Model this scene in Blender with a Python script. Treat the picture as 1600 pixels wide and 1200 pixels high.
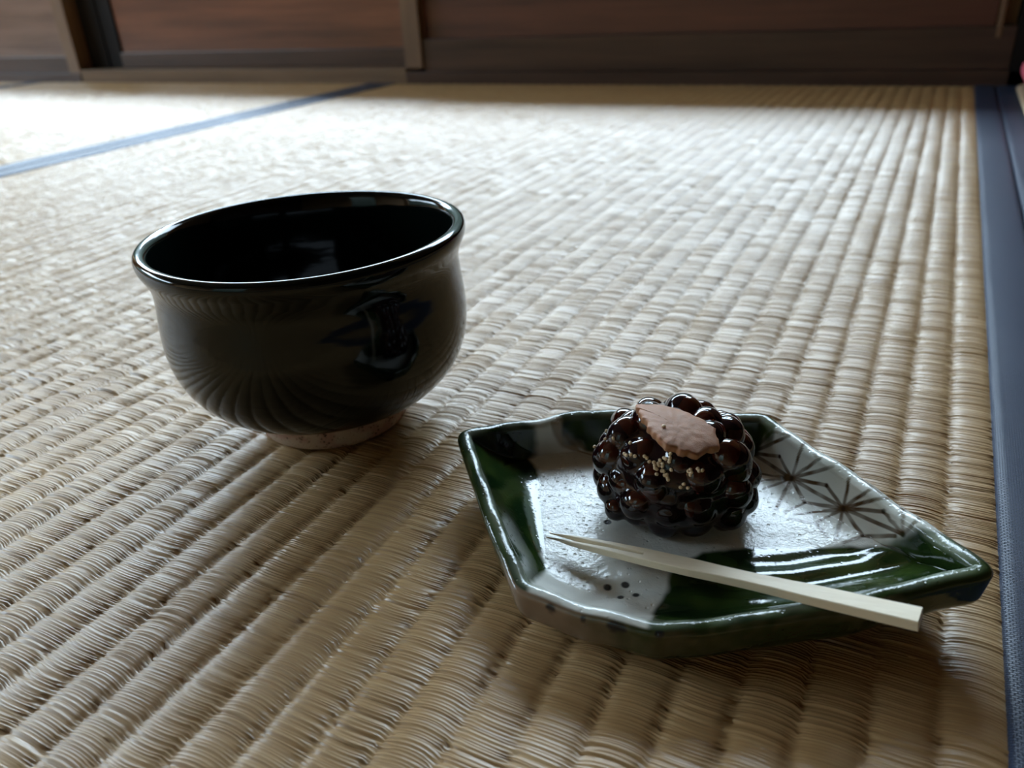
import bpy, bmesh, math, random
import numpy as np
from mathutils import Vector, Matrix, noise
from mathutils.bvhtree import BVHTree

for o in list(bpy.data.objects):
    bpy.data.objects.remove(o, do_unlink=True)
S = bpy.context.scene
COL = S.collection
R = math.radians

# ------------------------------------------------------------------ camera
cd = bpy.data.cameras.new('camera'); cam = bpy.data.objects.new('camera', cd); COL.objects.link(cam)
cam.matrix_world = Matrix(((0.89297746, -0.16112423, 0.42027400, 0.0),
                           (0.44696468, 0.42747677, -0.78580289, 0.0),
                           (-0.05304549, 0.88955191, 0.45374396, 0.165),
                           (0, 0, 0, 1)))
cd.sensor_width = 36.0
cd.lens = 1250.0/1600.0*36.0
cd.clip_start = 0.01; cd.clip_end = 100
cd.dof.use_dof = True; cd.dof.focus_distance = 0.25; cd.dof.aperture_fstop = 14.0
S.camera = cam

# ------------------------------------------------------------------ daylight
W = bpy.data.worlds.new('sky'); S.world = W; W.use_nodes = True
wn = W.node_tree.nodes; wl = W.node_tree.links; wn.clear()
wo = wn.new('ShaderNodeOutputWorld'); wb = wn.new('ShaderNodeBackground')
wb.inputs['Color'].default_value = (0.65, 0.83, 1.0, 1); wb.inputs['Strength'].default_value = 20.0
wl.new(wb.outputs[0], wo.inputs[0])
S.view_settings.view_transform = 'Standard'; S.view_settings.look = 'None'
S.view_settings.gamma = 1; S.view_settings.use_curve_mapping = False
S.view_settings.exposure = 0.0

def portal(name, loc, rot, sx, sy):
    l = bpy.data.lights.new(name, 'AREA'); l.shape = 'RECTANGLE'; l.size = sx; l.size_y = sy
    l.cycles.is_portal = True
    o = bpy.data.objects.new(name, l); COL.objects.link(o); o.location = loc; o.rotation_euler = rot
    return o

# openings of the room (metres): north window band above the wainscot, doorway behind the camera, side window
YW = 1.295
WIN = (-3.0, 0.0, 0.240, 1.75)       # x0,x1,z0,z1 in the north wall
BACK = (-1.3, -0.3, 0.0, 1.75)        # x0,x1,z0,z1 in the south wall
SIDE = (-1.9, 0.85, 0.40, 1.75)      # y0,y1,z0,z1 in the west wall
X0, X1, Y0, ZC = -3.6, 1.9, -2.2, 2.3
portal('window_daylight', ((WIN[0]+WIN[1])/2, YW+0.12, (WIN[2]+WIN[3])/2), (R(-90), 0, 0), WIN[1]-WIN[0], WIN[3]-WIN[2])
portal('doorway_daylight', ((BACK[0]+BACK[1])/2, Y0-0.05, (BACK[2]+BACK[3])/2), (R(90), 0, 0), BACK[1]-BACK[0], BACK[3]-BACK[2])
portal('side_daylight', (X0-0.05, (SIDE[0]+SIDE[1])/2, (SIDE[2]+SIDE[3])/2), (0, R(-90), 0), SIDE[3]-SIDE[2], SIDE[1]-SIDE[0])

# ------------------------------------------------------------------ helpers
def mat(name, col=(.5,.5,.5), rough=.5, **kw):
    m = bpy.data.materials.new(name); m.use_nodes = True
    b = m.node_tree.nodes['Principled BSDF']
    b.inputs['Base Color'].default_value = (*col, 1); b.inputs['Roughness'].default_value = rough
    for k, v in kw.items():
        b.inputs[k.replace('_', ' ')].default_value = v
    return m
class NT:
    def __init__(s, m): s.t = m.node_tree; s.b = s.t.nodes['Principled BSDF']
    def n(s, typ, ins=None, **props):
        x = s.t.nodes.new('ShaderNode'+typ)
        for k, v in props.items(): setattr(x, k, v)
        for k, v in (ins or {}).items():
            if isinstance(v, bpy.types.NodeSocket): s.t.links.new(v, x.inputs[k])
            else: x.inputs[k].default_value = v
        return x
    def l(s, a, b): s.t.links.new(a, b)
    def math(s, op, a, b=0.0, c=0.0):
        x = s.n('Math', operation=op)
        for i, v in enumerate((a, b, c)):
            if isinstance(v, bpy.types.NodeSocket): s.l(v, x.inputs[i])
            else: x.inputs[i].default_value = v
        return x.outputs[0]
    def mix(s, f, a, b):
        x = s.n('Mix', data_type='RGBA')
        for i, v in ((0, f), (6, a), (7, b)):
            if isinstance(v, bpy.types.NodeSocket): s.l(v, x.inputs[i])
            else: x.inputs[i].default_value = v if i == 0 else (*v, 1)
        return x.outputs[2]
    def mapped(s, scale, coord='Object'):
        tc = s.n('TexCoord'); mp = s.n('Mapping', {'Vector': tc.outputs[coord], 'Scale': scale}); return mp.outputs[0]
    def noise(s, vec, scale=1, detail=3, rough=.5):
        return s.n('TexNoise', {'Vector': vec, 'Scale': scale, 'Detail': detail, 'Roughness': rough}).outputs['Fac']
    def ramp(s, f, stops):
        x = s.n('ValToRGB', {'Fac': f}); e = x.color_ramp.elements
        while len(e) < len(stops): e.new(.5)
        for q, (p, c) in zip(e, stops): q.position = p; q.color = (*c, 1) if len(c) == 3 else c
        return x.outputs['Color']
    def bump(s, h, strength=.5, dist=.001, normal=None):
        d = {'Height': h, 'Strength': strength, 'Distance': dist}
        if normal is not None: d['Normal'] = normal
        return s.n('Bump', d).outputs[0]

def tag(o, label=None, cat=None, group=None, kind=None):
    for k, v in (('label', label), ('category', cat), ('group', group), ('kind', kind)):
        if v: o[k] = v
    return o
def empty(name, loc=(0,0,0)):
    o = bpy.data.objects.new(name, None); COL.objects.link(o); o.location = loc; o.empty_display_size = .02; return o
def link(name, me, m, parent=None, smooth=False):
    o = bpy.data.objects.new(name, me); COL.objects.link(o)
    if m: me.materials.append(m)
    if parent:
        o.parent = parent; o.matrix_parent_inverse = Matrix.Translation(-Vector(parent.location))
    if smooth: me.shade_smooth()
    return o
def fast_mesh(name, verts, quads):
    me = bpy.data.meshes.new(name)
    v = np.asarray(verts, dtype=np.float32); q = np.asarray(quads, dtype=np.int32)
    me.vertices.add(len(v)); me.vertices.foreach_set('co', v.ravel())
    k = q.shape[1]
    me.loops.add(q.size); me.loops.foreach_set('vertex_index', q.ravel())
    me.polygons.add(len(q)); me.polygons.foreach_set('loop_start', np.arange(0, q.size, k, dtype=np.int32))
    me.polygons.foreach_set('loop_total', np.full(len(q), k, dtype=np.int32))
    me.update(calc_edges=True); return me
def grid_quads(nr, nc, wrap=False):
    i = np.arange(nr-1)[:, None]; j = np.arange(nc if wrap else nc-1)[None, :]
    a = i*nc+j; b = i*nc+(j+1) % nc
    return np.stack([a, b, b+nc, a+nc], -1).reshape(-1, 4)
def box_bm(bm, x0, x1, y0, y1, z0, z1):
    vs = [bm.verts.new((x, y, z)) for z in (z0, z1) for y in (y0, y1) for x in (x0, x1)]
    for f in ((0,2,3,1), (4,5,7,6), (0,1,5,4), (2,6,7,3), (0,4,6,2), (1,3,7,5)):
        bm.faces.new([vs[i] for i in f])
def box(name, x0, x1, y0, y1, z0, z1, m, parent=None, bevel=0.0, kind=None):
    bm = bmesh.new(); box_bm(bm, x0, x1, y0, y1, z0, z1)
    if bevel: bmesh.ops.bevel(bm, geom=list(bm.edges), offset=bevel, segments=2, affect='EDGES', profile=.6)
    me = bpy.data.meshes.new(name); bm.to_mesh(me); bm.free()
    o = link(name, me, m, parent)
    if kind: o['kind'] = kind
    return o
def boxes(name, lst, m, parent=None, kind=None):
    bm = bmesh.new()
    for b in lst: box_bm(bm, *b)
    me = bpy.data.meshes.new(name); bm.to_mesh(me); bm.free()
    o = link(name, me, m, parent)
    if kind: o['kind'] = kind
    return o

# ------------------------------------------------------------------ materials
# woven rush: the stalks run across (x), the ribs run along (y)
m_rush = mat('woven_rush', (.4,.3,.16), .42)
n = NT(m_rush)
st = n.noise(n.mapped((22, 900, 1)), 1, 2, .6)
st2 = n.noise(n.mapped((67, 420, 1)), 1, 3, .6)
big = n.noise(n.mapped((6, 9, 1)), 1, 3, .55)
c1 = n.ramp(st, [(.25, (.28,.155,.06)), (.5, (.48,.295,.125)), (.75, (.60,.41,.20))])
c2 = n.mix(n.math('MULTIPLY', st2, .45), c1, (.39,.245,.105))
c3 = n.mix(n.ramp(big, [(.35, (0,0,0)), (.75, (.35,.35,.35))]), c2, (.40,.24,.105))
n.l(c3, n.b.inputs['Base Color'])
n.l(n.math('MULTIPLY_ADD', st, .22, .29), n.b.inputs['Roughness'])
n.b.inputs['Specular IOR Level'].default_value = .8
far = n.n('Attribute', attribute_name='far').outputs['Fac']
wv = n.n('TexWave', {'Vector': n.mapped((0, 1, 0)), 'Scale': 314.16, 'Distortion': 0.0}, bands_direction='Y').outputs['Fac']
hh = n.math('ADD', n.math('MULTIPLY', n.math('MULTIPLY', wv, far), 1.0), n.math('MULTIPLY', st, .35))
n.l(n.bump(hh, .55, .0006), n.b.inputs['Normal'])

m_heri = mat('navy_border_cloth', (.012,.020,.045), .42)
n = NT(m_heri)
mp = n.mapped((1, 1, 1))
br = n.n('TexBrick', {'Vector': mp, 'Scale': 1.0, 'Color1': (1,1,1,1), 'Color2': (.75,.75,.75,1), 'Mortar': (0,0,0,1), 'Mortar Size': .00018, 'Brick Width': .0016, 'Row Height': .0008, 'Mortar Smooth': 1.0})
n.l(n.mix(br.outputs['Color'], (.007,.011,.024), (.026,.042,.085)), n.b.inputs['Base Color'])
n.l(n.bump(br.outputs['Color'], .7, .0003), n.b.inputs['Normal'])
n.b.inputs['Specular IOR Level'].default_value = .4
n.b.inputs['Sheen Weight'].default_value = .04; n.b.inputs['Sheen Tint'].default_value = (.5,.65,1,1)

def wood(name, dark, light, rough=.35, sc=(2.2, 30, 30), spec=.5):
    m = mat(name, light, rough); n = NT(m)
    v = n.mapped(sc)
    a = n.noise(v, 1.0, 6, .62); b = n.noise(n.mapped((sc[0]*.5, sc[1]*3.5, sc[2]*3.5)), 1.2, 4, .6)
    f = n.math('ADD', n.math('MULTIPLY', a, .75), n.math('MULTIPLY', b, .25))
    n.l(n.ramp(f, [(.33, dark), (.66, light)]), n.b.inputs['Base Color'])
    n.l(n.bump(f, .25, .001), n.b.inputs['Normal'])
    n.b.inputs['Specular IOR Level'].default_value = spec
    return m
m_panel = wood('red_brown_cedar_panel', (.075,.022,.010), (.24,.085,.040), .34)
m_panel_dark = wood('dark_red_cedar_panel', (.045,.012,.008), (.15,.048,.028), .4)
m_panel_sheen = wood('sheen_painted_cedar_panel', (.11,.06,.042), (.27,.17,.13), .34)  # left door's cedar, paled and greyed to carry the window sheen in its colour
m_rail = wood('dark_grey_brown_rail', (.035,.018,.013), (.095,.052,.036), .38, (2.2,30,30), .35)
m_stile = wood('light_brown_stile', (.12,.065,.035), (.24,.14,.075), .45, (30, 30, 2.2))
m_sill = wood('tan_sill_wood', (.12,.07,.038), (.24,.15,.085), .6, (2.2,30,30), .25)
m_post = wood('black_brown_post', (.006,.005,.005), (.018,.014,.013), .7, (30,30,2.2), .15)
m_plaster = mat('ochre_plaster', (.68,.42,.22), .9)
n = NT(m_plaster); n.l(n.bump(n.noise(n.mapped((60,60,60)), 1, 4), .3, .002), n.b.inputs['Normal'])
m_ceil = wood('ceiling_boards', (.10,.06,.035), (.2,.13,.08), .6)
m_earth = mat('garden_gravel', (.16,.15,.13), .95)
n = NT(m_earth); n.l(n.ramp(n.noise(n.mapped((40,40,40)), 1, 4), [(.3,(.10,.10,.085)), (.7,(.24,.23,.20))]), n.b.inputs['Base Color'])
m_hedge = mat('hedge_leaves', (.05,.10,.04), .6)
n = NT(m_hedge); n.l(n.ramp(n.noise(n.mapped((9,9,9)), 1, 5, .7), [(.35,(.008,.014,.010)), (.65,(.045,.065,.040))]), n.b.inputs['Base Color'])

# ------------------------------------------------------------------ the room
box('floor', X0, X1, Y0, YW+.02, -.12, -.030, m_ceil, kind='structure')
box('ceiling', X0-.1, X1+.1, Y0-.1, YW+.2, ZC, ZC+.05, m_ceil, kind='structure')
def wall_with_hole(name, axis, p0, p1, a0, a1, hole, m):
    h0, h1, z0, z1 = hole
    L = [(a0, h0, 0, ZC), (h1, a1, 0, ZC), (h0, h1, z1, ZC)]
    if z0 > 0: L.append((h0, h1, -.03, z0))
    bs = []
    for u0, u1, w0, w1 in L:
        w0 = -.03 if w0 == 0 else w0
        bs.append((u0, u1, p0, p1, w0, w1) if axis == 'x' else (p0, p1, u0, u1, w0, w1))
    return boxes(name, bs, m, kind='structure')
wall_with_hole('wall_back', 'x', Y0-.1, Y0, X0-.1, X1+.1, BACK, m_plaster)
wall_with_hole('wall_left', 'y', X0-.1, X0, Y0, YW+.2, SIDE, m_plaster)
box('wall_right', X1, X1+.1, Y0, YW+.2, -.03, ZC, m_rail, kind='structure')
# north wall: lintel and the part right of the window
boxes('wall_front', [(X0, X1, YW+.06, YW+.2, WIN[3], ZC), (WIN[1], X1, YW+.06, YW+.2, -.03, WIN[3]), (X0, WIN[0], YW+.06, YW+.2, -.03, WIN[3])], m_plaster, kind='structure')
# ground outside, and unseen eaves sized to limit the sky light
box('ground', -14, 12, -12, 14, -.6, -.5, m_earth, kind='structure')
EE = YW+2.25     # eave reach
boxes('trim_1', [(X0-2, X1+2, YW+.2, EE, 2.92, 2.98), (X0-2, X1+2, Y0-2.2, Y0-.1, 2.3, 2.36)], m_ceil, kind='structure')

# unseen hedges outside, bounding the sky light at the openings
def hedge(name, pts, h, seed):
    V = []; nr_ = 26
    pts = [Vector(p) for p in pts]; line = []
    for a, b in zip(pts[:-1], pts[1:]):
        for k in range(60): line.append(a.lerp(b, k/60))
    line.append(pts[-1]); m = len(line)
    tall = lambda p: 1.0 if p.y > -7 else 1.5  # raised to the south to keep sky out of the doorway
    for i, p in enumerate(line):
        t = (line[min(i+1, m-1)]-line[max(i-1, 0)]).normalized(); nrm = Vector((-t.y, t.x))
        hh = tall(p)*h*(1+.10*noise.noise((i*.11, seed, 0))+.06*noise.noise((i*.45, seed, 3)))
        for k in range(nr_):
            a = math.pi*k/(nr_-1)
            off = -math.cos(a)*.9; z = -.5+(hh+.5)*max(0, math.sin(a))**.35
            w = .35*noise.noise((p.x*1.1, p.y*1.1, z*1.4+seed))
            V.append((p.x+nrm.x*(off+w), p.y+nrm.y*(off+w), z+.15*w))
    me = fast_mesh(name, V, grid_quads(m, nr_))
    o = link(name, me, m_hedge, None, True); o['kind'] = 'structure'; return o
hedge('unseen_hedge', [(-13, 7.8), (11, 7.8)], 3.75, 1.0)
hedge('unseen_hedge', [(-13, 7.5), (-13, -9), (11, -9), (11, 7.5)], 4.2, 5.0)  # side and south hedges, added to dim the sky light coming indoors

# wainscot doors (wood panels below the window)
T = WIN[2]
box('trim_8', WIN[0], .05, YW+.079, YW+.11, -.03, T, m_post, kind='structure')
box('trim_9', WIN[0], -1.70, YW+.037, YW+.079, -.03, T, m_post, kind='structure')
def part(name, x0, x1, y0, y1, z0, z1, m, p, bev=.0015): return box(name, x0, x1, y0, y1, z0, z1, m, p, bev)
box('trim_2', -1.757, -.872, YW, YW+.06, -.028, .0262, m_sill, bevel=.0015, kind='structure')       # tan sill below the middle door
box('trim_3', -.872, .15, YW, YW+.06, -.028, .0200, m_rail, bevel=.0015, kind='structure')
box('trim_4', X0, -1.76, YW, YW+.06, -.028, .0195, m_rail, bevel=.0015, kind='structure')
d = empty('door_1', (-2.4, YW+.03, .02)); d['kind'] = 'structure'
part('panel', WIN[0]+.03, -1.80, YW+.018, YW+.028, .050, T-.02, m_panel_sheen, d)
part('rail', WIN[0]+.03, -1.796, YW+.008, YW+.034, .0197, .055, m_rail, d)
part('rail', WIN[0]+.03, -1.796, YW+.008, YW+.034, T-.03, T, m_rail, d)
part('stile', -1.795, -1.758, YW+.001, YW+.036, .0197, T, m_stile, d)
d = empty('door_2', (-1.25, YW+.05, .027)); d['kind'] = 'structure'
part('stile', -1.70, -1.655, YW+.040, YW+.058, .0264, T, m_post, d)
part('panel', -1.655, -.87, YW+.044, YW+.052, .050, T-.02, m_panel, d)
part('rail', -1.655, -.87, YW+.036, YW+.058, .0264, .058, m_rail, d)
part('rail', -1.655, -.87, YW+.036, YW+.058, T-.03, T, m_rail, d)
d = empty('door_3', (-.4, YW+.02, .02)); d['kind'] = 'structure'
part('stile', -.870, -.834, YW-.002, YW+.034, .0264, T, m_stile, d)
part('rail', -.8335, .075, YW+.003, YW+.034, .0203, .0735, m_rail, d)
part('rail', -.8335, .075, YW+.003, YW+.034, T-.03, T, m_rail, d)
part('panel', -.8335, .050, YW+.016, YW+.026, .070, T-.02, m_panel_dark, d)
part('batten', .0515, .0580, YW+.002, YW+.020, .060, T-.03, m_stile, d)
box('trim_6', .0755, X1, YW+.0, YW+.059, -.028, .30, m_post, kind='structure')
box('trim_7', -.834, .05, YW+.036, YW+.059, .0205, T-.01, m_post, kind='structure')

# ------------------------------------------------------------------ tatami
PITCH = .934/62
def rush_surface(name, xa, xb, ya, yb, bands, parent, seed):
    rng = np.random.default_rng(seed)
    nrib = int(round((xb-xa)/PITCH)); P = (xb-xa)/nrib
    C = 8; u = np.arange(nrib*C+1)/C                    # rib coordinate
    rib = np.minimum(u.astype(int), nrib-1); fr = u-rib
    x = xa+u*P
    hump = .00105*np.abs(np.sin(np.pi*u))**.5
    # bands of stalks: fine where the eye is close, coarser (same slopes) far away
    ry, rn, k, ra = [], [], [], []; ns = 0
    y0 = bands[0][0]
    for b0, b1, stalk in bands:
        m_ = int(round((b1-b0)/stalk))
        kk = np.repeat(np.arange(m_), 4); ph = np.tile([0, .3, .5, .7], m_)
        wd = np.exp(rng.normal(0, .28, m_)); ed = np.concatenate([[0], np.cumsum(wd)])/wd.sum()*(b1-b0)+b0
        ry.append(ed[kk]+ph*(ed[kk+1]-ed[kk])); rn.append(np.sin(np.pi*ph)**.7); k.append(kk+ns); ra.append((ed[kk+1]-ed[kk])*.235); ns += m_
    ry, rn, k, ra = map(np.concatenate, (ry, rn, k, ra))
    yf = np.arange(ya, y0-.002, .012)
    Y = np.concatenate([yf, ry, [yb]]); nr = len(Y); o_ = len(yf); sl = slice(o_, o_+len(ry))
    near = np.zeros(nr); near[sl] = 1; near[-1] = 1
    sy = np.concatenate([np.linspace(b0, b1, int(round((b1-b0)/st_))) for b0, b1, st_ in bands])[:, None]
    fine = .5+.5*np.clip((.55-sy)/.3, 0, 1)
    A = 1+np.clip(rng.normal(0, .35, (ns, nrib+1)), -.75, .8)*fine; Sk = (rng.normal(0, .28, (ns, nrib+1))-1.6*(rng.random((ns, nrib+1)) < .05))*fine
    amp = np.zeros((nr, nrib+1)); sink = np.zeros((nr, nrib+1))
    amp[sl] = A[k]*(rn*ra)[:, None]; sink[sl] = Sk[k]*(rn*ra)[:, None]
    rib_lo = rib
    z = hump[None, :] + amp[:, rib_lo] + sink[:, rib_lo]
    lean = rng.normal(0, .00012, (ns, nrib+1))
    yy = np.repeat(Y[:, None], len(x), 1)
    wob = .0009*np.sin(Y[:, None]*31+rib[None, :]*2.1)*np.sin(np.pi*fr)[None, :] + .0006*np.sin(Y[:, None]*83+rib[None, :]*1.3)*(fr-.5)[None, :]
    yy = yy+wob
    yy[sl] += (lean[k][:, rib])*np.sin(np.pi*fr)[None, :]
    yy[0] = Y[0]; yy[-1] = yb
    xx = np.repeat(x[None, :], nr, 0)
    tuck = rng.normal(0, .0005, (ns, len(x)))*fine           # ragged seam: stalks tuck under one another
    xs = np.zeros((nr, len(x))); xs[sl] = tuck[k]*rn[:, None]
    edge = (np.abs(fr-.0) < 1e-6) | (np.abs(fr-.125) < 1e-6) | (np.abs(fr-.875) < 1e-6)
    xs[:, 0] = 0; xs[:, -1] = 0
    xx = xx+xs*edge[None, :]
    V = np.stack([xx, yy, z-.0010], -1).reshape(-1, 3)
    me = fast_mesh(name, V, grid_quads(nr, len(x)))
    at = me.attributes.new('far', 'FLOAT', 'POINT')
    at.data.foreach_set('value', np.repeat(1-near, len(x)).astype(np.float32))
    return link(name, me, m_rush, parent, True)

def heri(name, x0, x1, y0, y1, parent):
    # a cloth border folded over the mat edge, slightly pillowed
    xs = np.array([x0, x0+.0003, x0+.0012, x0+.004, (x0+x1)/2, x1-.004, x1-.0012, x1-.0003, x1])
    zs = np.array([-.002, .0004, .0011, .0015, .0016, .0015, .0010, .0, -.003])
    ys = np.linspace(y0, y1, 60)
    V = [(x, y, z+.00012*math.sin(y*40+i)) for y in ys for i, (x, z) in enumerate(zip(xs, zs))]
    return link(name, fast_mesh(name, V, grid_quads(len(ys), len(xs))), m_heri, parent, True)
def tatami(label, xa, xb, hl, hr, ya, yb, bands, seed):
    t = empty('tatami_mat', ((xa+xb)/2, (ya+yb)/2, -.029))
    tag(t, label, 'tatami mat', 'tatami mats on the floor')
    rush_surface('woven_face', xa-.001, xb+.001, ya, yb, bands, t, seed)
    box('straw_core', xa-hl, xb+hr, ya, yb, -.029, -.0035, m_sill, t)
    heri('cloth_border', xa-hl, xa, ya, yb, t)
    h2 = heri('cloth_border', xb, xb+hr, ya, yb, t)
    return t
HW = .0285
tatami('wide rush tatami mat carrying the bowl and plate, between its two navy borders', -.896, .0382, .0305, .0252, -.35, YW-.002, [(.03, .58, .001), (.58, YW-.002, .002)], 1)
tatami('pale rush tatami mat left of the mat with the bowl', -.9590-.934, -.9590, HW, HW+.001, -.35, YW-.002, [(.25, YW-.002, .003)], 2)
tatami('sliver of rush tatami mat at the far left end by the wood wall', -1.951-.9, -1.951, HW, HW, -.35, YW-.002, [(.9, YW-.002, .004)], 3)
tatami('rush tatami mat whose navy border runs along the right edge of the picture', .0640+.030, .0640+.030+.93, .030, HW, -.35, YW-.002, [(.9, YW-.002, .004)], 4)

# ------------------------------------------------------------------ tea bowl
m_glaze = mat('black_green_glaze', (.0035,.0055,.0035), .085, Coat_Weight=.0)
n = NT(m_glaze)
gn = n.noise(n.mapped((30,30,30)), 1, 4, .6)
n.l(n.ramp(gn, [(.35, (.0012,.0022,.0024)), (.7, (.0025,.0048,.0035))]), n.b.inputs['Base Color'])
n.l(n.bump(n.noise(n.mapped((45,45,110)), 1, 2), .12, .001), n.b.inputs['Normal'])
n.b.inputs['IOR'].default_value = 1.38
m_clay = mat('bare_speckled_clay', (.45,.33,.26), .8)
n = NT(m_clay)
sp = n.n('TexVoronoi', {'Vector': n.mapped((650,650,650)), 'Scale': 1.0, 'Randomness': 1.0}).outputs['Distance']
spk = n.ramp(sp, [(.22, (0,0,0)), (.36, (1,1,1))])
pat = n.noise(n.mapped((120,120,160)), 1, 3)
c = n.mix(n.ramp(pat, [(.42,(0,0,0)), (.62,(1,1,1))]), (.50,.38,.29), (.42,.25,.20))
msk = n.math('MAXIMUM', n.math('MULTIPLY', n.ramp(pat, [(.45,(1,1,1)), (.6,(0,0,0))]), 1.0), spk)
n.l(n.mix(msk, (.09,.05,.04), c), n.b.inputs['Base Color'])
n.l(n.bump(spk, .5, .0004), n.b.inputs['Normal'])

def lathe(name, prof, m, parent, seg=160, wob=0.0, seed=0, center=(0,0)):
    th = np.linspace(0, 2*np.pi, seg, endpoint=False)
    V = []
    for (r, z) in prof:
        for t in th:
            w = 1+wob*(math.sin(2*t+seed+z*30)+.6*math.sin(3*t+1.7*seed-z*50))
            V.append((center[0]+r*w*math.cos(t), center[1]+r*w*math.sin(t), z+.006*wob*10*math.sin(t*2+1)*(z > .06)))
    return link(name, fast_mesh(name, V, grid_quads(len(prof), seg, True)), m, parent, True)
def smooth_prof(pts, k=3):
    p = np.array(pts)
    for _ in range(k):
        q = [p[0]]
        for a, b in zip(p[:-1], p[1:]): q += [a*.75+b*.25, a*.25+b*.75]
        q.append(p[-1]); p = np.array(q)
    return p
BC = (-.2110, .2320)
Z0 = .0008
bowl = tag(empty('tea_bowl', (BC[0], BC[1], Z0)), 'large black-green glazed tea bowl with bare clay foot standing on the tatami', 'bowl')
outer = [(.0325,.0115),(.037,.0120),(.044,.0150),(.0505,.0205),(.0560,.0280),(.0592,.0370),(.0602,.0460),(.0597,.0550),(.0588,.0630),(.0588,.0690),(.0606,.0735),(.0622,.0765),(.0627,.0792),(.0622,.0812),(.0605,.0821),(.0584,.0818),(.0567,.0795),(.0555,.070),(.0553,.060),(.0550,.048),(.0530,.036),(.0480,.026),(.0380,.0190),(.0200,.0165),(.0008,.0160)]
lathe('glazed_body', [(r, z+Z0) for r, z in smooth_prof(outer, 3)], m_glaze, bowl, 200, .004, 1.0, BC)
foot = [(.0325,.0130),(.0322,.0110),(.0318,.0060),(.0312,.0020),(.0300,.0003),(.0275,.0),(.0262,.0012),(.0255,.0060),(.0250,.0105),(.0008,.0110)]
lathe('foot_ring', [(r, z+Z0) for r, z in smooth_prof(foot, 2)], m_clay, bowl, 160, .003, 2.0, BC)

# ------------------------------------------------------------------ plate
# (rim x,y,z, floor x,y,z) in mm, round the plate; computed from measurements
ANCH = [
(-131.3,206.9,22.5, -112.4,222.6,7.0),  # A
(-123.1,221.1,20.5, -109.6,225.6,7.0),  # AB
(-111.2,230.1,19.5, -105.5,229.2,7.0),  # B
(-100.4,239.1,20.5, -93.2,236.5,7.0),  # B2
(-67.5,254.4,20.5, -65.6,249.9,7.0),  # BC
(-38.0,259.6,20.5, -41.1,257.2,7.0),  # C
(-5.9,231.9,21.0, -22.1,233.8,7.0),  # CD
(18.9,208.1,22.0, -1.1,217.3,10.0),  # D
(30.1,194.7,25.0, 13.0,210.7,12.0),  # E
(20.9,188.2,23.5, 8.5,206.0,10.0),  # EF3
(-0.3,171.8,21.5, -12.0,193.0,8.0),  # EF2
(-20.5,160.1,19.0, -30.0,176.9,8.0),  # EF1
(-42.3,149.6,16.5, -47.8,164.6,7.5),  # F
(-61.0,148.6,16.5, -64.5,165.4,7.0),  # FG
(-80.7,149.2,17.5, -82.8,170.0,7.0),  # G
(-101.1,170.9,21.0, -95.7,193.8,7.0),  # GA
]
CORN = {0: .55, 5: .7, 7: .6, 8: .75, 12: .6, 14: .6}
NA, NR = 960, 300
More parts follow.
